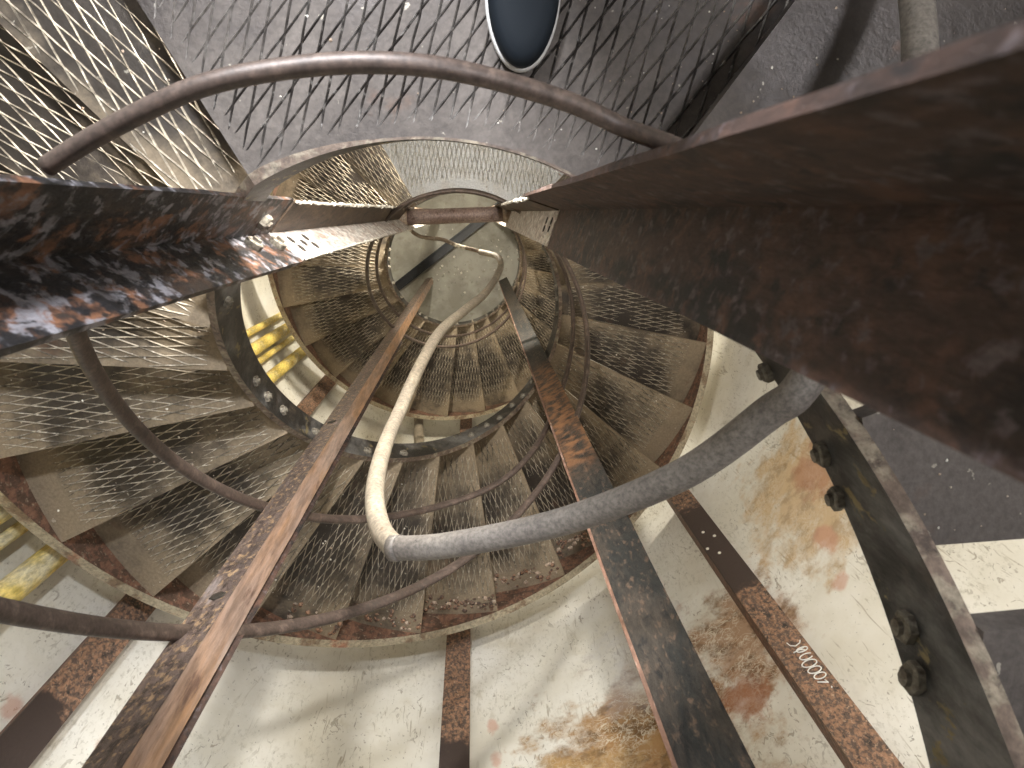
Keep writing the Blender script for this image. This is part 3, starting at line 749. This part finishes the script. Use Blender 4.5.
scatter(100, 316, 600, .43, .97, (.003, .005), (0, 1, 1))
scatter(220, 150, 212, .93, .985, (.006, .009, .013), (1, 2, 2))
obj('paint_chips', mb, [M['white'], M['collar'], M['strap']], label='loose paint chips scattered over the treads', cat='debris', kind='stuff')

# ------------------------------------------------------------------ the photographer's shoe on the landing
sx, sy = .108, .468; zt = ZC-S*LAND+.003
shoe = thing('person', 'person standing on the landing, only the toe of one dark navy shoe in view', 'person', (S*(sx+.04), S*(sy+.2), zt))
dx = Vector((.012, 1.0)).normalized(); px = Vector((dx.y, -dx.x))
def outline(s): # half width along the shoe, s metres from toe tip
    L_ = .29
    if s < .10: return .049*math.sqrt(max(0, 1-((.10-s)/.10)**2))
    if s < .20: return .049-.010*math.sin((s-.10)/.10*PI/2)
    return .039*math.sqrt(max(0.0, 1-((s-.20)/.09)**2*.97)) if s < L_ else .0
def loft(zs, scale, mat, name, top=None, parent=None, at=None):
    mb = MB(); nS = 28; rows = []
    ring = []
    ss = [.29*(1-math.cos(PI*i/nS))/2 for i in range(nS+1)]
    for (z, k, inset) in zs:
        row = []
        for i, s_ in enumerate(ss): row.append((s_, outline(s_)*k, z))
        rows.append((row, inset))
    vs = []; n_ = 0
    for row, inset in rows:
        pts = [(s_*(1-2*inset/.29)+inset, w, z) for s_, w, z in row]
        lst = [(s_, w, z) for s_, w, z in pts]+[(s_, -w, z) for s_, w, z in pts[::-1][1:-1]]
        n_ = len(lst)
        for s_, w, z in lst:
            zz = z
            if top: zz = z*top(s_)
            q = Vector(at or (S*sx, S*sy))+dx*s_+px*w
            vs.append((q.x, q.y, zt+zz))
    fs = []
    for j in range(len(rows)-1):
        for i in range(n_): fs.append([j*n_+i, j*n_+(i+1) % n_, (j+1)*n_+(i+1) % n_, (j+1)*n_+i])
    fs.append([i for i in range(n_)][::-1]); fs.append([(len(rows)-1)*n_+i for i in range(n_)])
    mb.add(vs, fs, 0, True); return obj(name, mb, mat, parent or shoe)
SOLE = [(0, 1.0, 0), (.006, 1.03, -.001), (.020, 1.03, -.001), (.022, .98, .001)]
UPPER = [(.0215, .965, .0020), (.036, .965, .002), (.046, .90, .006), (.052, .74, .014), (.055, .45, .03)]
hump = lambda s_: 1.0+max(0, (s_-.09))*2.6
for at in ((S*sx, S*sy), (S*(sx-.086), S*(sy+.128))):
    up = loft(UPPER, 1, M['navy'], 'shoe', hump, None, at)
    up['label'] = 'dark navy rubber shoe'
    so = loft(SOLE, 1, M['sole'], 'sole', None, up, at); so['label'] = 'pale grey sole'
def skin(name, verts, edges, mat, root, sub=2):
    me = bpy.data.meshes.new(name); base = wloc(shoe)
    me.from_pydata([tuple(Vector(v[0])-base) for v in verts], edges, []); me.materials.append(mat)
    o = bpy.data.objects.new(name, me); C.objects.link(o); o.parent = shoe
    m = o.modifiers.new('Skin', 'SKIN'); m.use_smooth_shade = True
    for i_, v in enumerate(verts):
        me.skin_vertices[0].data[i_].radius = (v[1], v[2] if len(v) > 2 else v[1]); me.skin_vertices[0].data[i_].use_root = (i_ == root)
    o.modifiers.new('Subdivision', 'SUBSURF').levels = sub; o.modifiers['Subdivision'].render_levels = sub
    return o
ax1 = (S*sx+.004, S*sy+.245); ax2 = (S*(sx-.086)+.004, S*(sy+.128)+.245); hx = (ax1[0]+ax2[0])/2; hy = (ax1[1]+ax2[1])/2+.02
Z = lambda h: zt+h
M['trousers'] = rusty('dark_trousers', (.03, .032, .04), [((.045, .047, .055), 30, .5, .1, (1, 1, 1))], bs=300, bump=.2, rough=.9, metal=0)
M['jacket'] = rusty('dark_jacket', (.05, .05, .052), [((.065, .065, .066), 30, .5, .1, (1, 1, 1))], bs=300, bump=.2, rough=.9, metal=0)
M['skin'] = N('skin').done((.52, .33, .24), .55)
skin('trousers', [((hx, hy, Z(.93)), .13, .10), ((hx+.075, hy-.005, Z(.86)), .085), ((ax1[0]-.004, ax1[1]+.04, Z(.50)), .066), ((ax1[0], ax1[1], Z(.10)), .052), ((ax1[0], ax1[1], Z(.055)), .050),
     ((hx-.075, hy-.005, Z(.86)), .085), ((ax2[0]+.004, ax2[1]+.03, Z(.50)), .066), ((ax2[0], ax2[1], Z(.10)), .052), ((ax2[0], ax2[1], Z(.055)), .050)],
     [(0, 1), (1, 2), (2, 3), (3, 4), (0, 5), (5, 6), (6, 7), (7, 8)], M['trousers'], 0)

# the rest of the figure, leaning over the well behind the lens (out of the frame)
shx, shy, shz = hx-.01, hy-.17, 1.36
skin('jacket', [((hx, hy, Z(.94)), .14, .105), ((hx, hy-.05, Z(1.14)), .135, .10), ((shx, shy, Z(shz)), .15, .11), ((shx, shy-.03, Z(shz+.10)), .065),
     ((shx+.17, shy, Z(shz)), .062), ((shx+.22, shy-.10, Z(1.17)), .046), ((shx+.10, shy-.28, Z(1.20)), .036),
     ((shx-.17, shy, Z(shz)), .062), ((shx-.22, shy-.10, Z(1.17)), .046), ((shx-.08, shy-.28, Z(1.20)), .036)],
     [(0, 1), (1, 2), (2, 3), (2, 4), (4, 5), (5, 6), (2, 7), (7, 8), (8, 9)], M['jacket'], 0)
nk = Vector((shx, shy-.03, Z(shz+.08))); hd = nk+Vector((0, -.09, .13))
skin('head', [(nk, .050), (nk+Vector((0, -.03, .07)), .052), (hd+Vector((0, .0, -.02)), .078), (hd+Vector((0, .012, .06)), .082), (hd+Vector((0, .02, .12)), .05),
     (hd+Vector((0, -.095, -.02)), .012), (hd+Vector((0, -.065, -.055)), .026), (hd+Vector((.082, .01, .01)), .010), (hd+Vector((-.082, .01, .01)), .010)],
     [(0, 1), (1, 2), (2, 3), (3, 4), (2, 5), (2, 6), (2, 7), (2, 8)], M['skin'], 0)
M['hair'] = N('brown_hair').done((.035, .022, .014), .6)
skin('hair', [(hd+Vector((0, .035, .02)), .082), (hd+Vector((0, .03, .075)), .088), (hd+Vector((0, .02, .12)), .062)], [(0, 1), (1, 2)], M['hair'], 0)
for sd in (1, -1):
    wv = Vector((shx+(.10 if sd > 0 else -.08), shy-.28, Z(1.20))); fw = Vector((-.35*sd, -.93, -.05)).normalized(); sw = Vector((.93*sd, -.35, 0)).normalized()
    vv = [(wv, .024, .018), (wv+fw*.045, .036, .014), (wv+fw*.085, .040, .013)]; ee = [(0, 1), (1, 2)]
    for q_, ln in ((-.030, .066), (-.010, .076), (.010, .071), (.029, .056)):
        a = wv+fw*.088+sw*q_; b_ = len(vv)
        vv += [(a, .0095), (a+fw*ln*.5+Vector((0, 0, -.010)), .0088), (a+fw*ln*.8+Vector((0, 0, -.034)), .0076)]
        ee += [(2, b_), (b_, b_+1), (b_+1, b_+2)]
    b_ = len(vv); a = wv+fw*.035-sw*.034
    vv += [(a, .0115), (a+fw*.035-sw*.020, .0105), (a+fw*.058-sw*.020+Vector((0, 0, -.012)), .0085)]; ee += [(1, b_), (b_, b_+1), (b_+1, b_+2)]
    skin('hand', vv, ee, M['skin'], 0)

# ------------------------------------------------------------------ light
def area(name, loc, target, sx_, sy_, power, col, spread=PI):
    L_ = bpy.data.lights.new(name, 'AREA'); L_.shape = 'RECTANGLE'; L_.size = sx_; L_.size_y = sy_; L_.energy = power; L_.color = col; L_.spread = spread
    o = bpy.data.objects.new(name, L_); C.objects.link(o); o.location = loc
    o.rotation_euler = (Vector(target)-Vector(loc)).to_track_quat('-Z', 'Y').to_euler(); return o
def point(name, loc, power, col, rad):
    L_ = bpy.data.lights.new(name, 'POINT'); L_.energy = power; L_.color = col; L_.shadow_soft_size = rad
    o = bpy.data.objects.new(name, L_); C.objects.link(o); o.location = loc; return o
point('landing_lamp', P(.055, .66, 1.02), 92, (1.0, .965, .90), .045)
point('lower_landing_lamp', P(-.15, .62, LAND+TURN+.2), 120, (1.0, .93, .78), .045)
area('window_daylight', P(-.16, .99, .0), P(.05, -.1, 1.6), .12, .12, 44, (.92, .95, 1.0))

area('side_fill', P(.80, .60, -1.0), P(.50, .15, .6), .25, .25, 26, (.95, .96, 1.0))  # added fill light to brighten the right flight, no window there
w = bpy.data.worlds.new('World'); bpy.context.scene.world = w; w.use_nodes = True
w.node_tree.nodes['Background'].inputs[0].default_value = (.6, .6, .62, 1); w.node_tree.nodes['Background'].inputs[1].default_value = .025

# ------------------------------------------------------------------ camera
cd = bpy.data.cameras.new('Camera'); cd.sensor_width = 36; cd.sensor_fit = 'HORIZONTAL'; cd.lens = 754.55/1024*36; cd.clip_start = .01
co = bpy.data.objects.new('Camera', cd); C.objects.link(co)
R = Matrix(((.998694, 0, -.051082), (.011372, .974906, .222328), (.0498, -.222618, .973633)))
co.matrix_world = Matrix.Translation(P(CAMX, CAMY, 0)) @ R.to_4x4()
cd.dof.use_dof = True; cd.dof.focus_distance = 2.2; cd.dof.aperture_fstop = 14
sc = bpy.context.scene; sc.camera = co
sc.view_settings.view_transform = 'Standard'; sc.view_settings.look = 'None'; sc.view_settings.gamma = 1; sc.view_settings.use_curve_mapping = False
sc.view_settings.exposure = 0.12
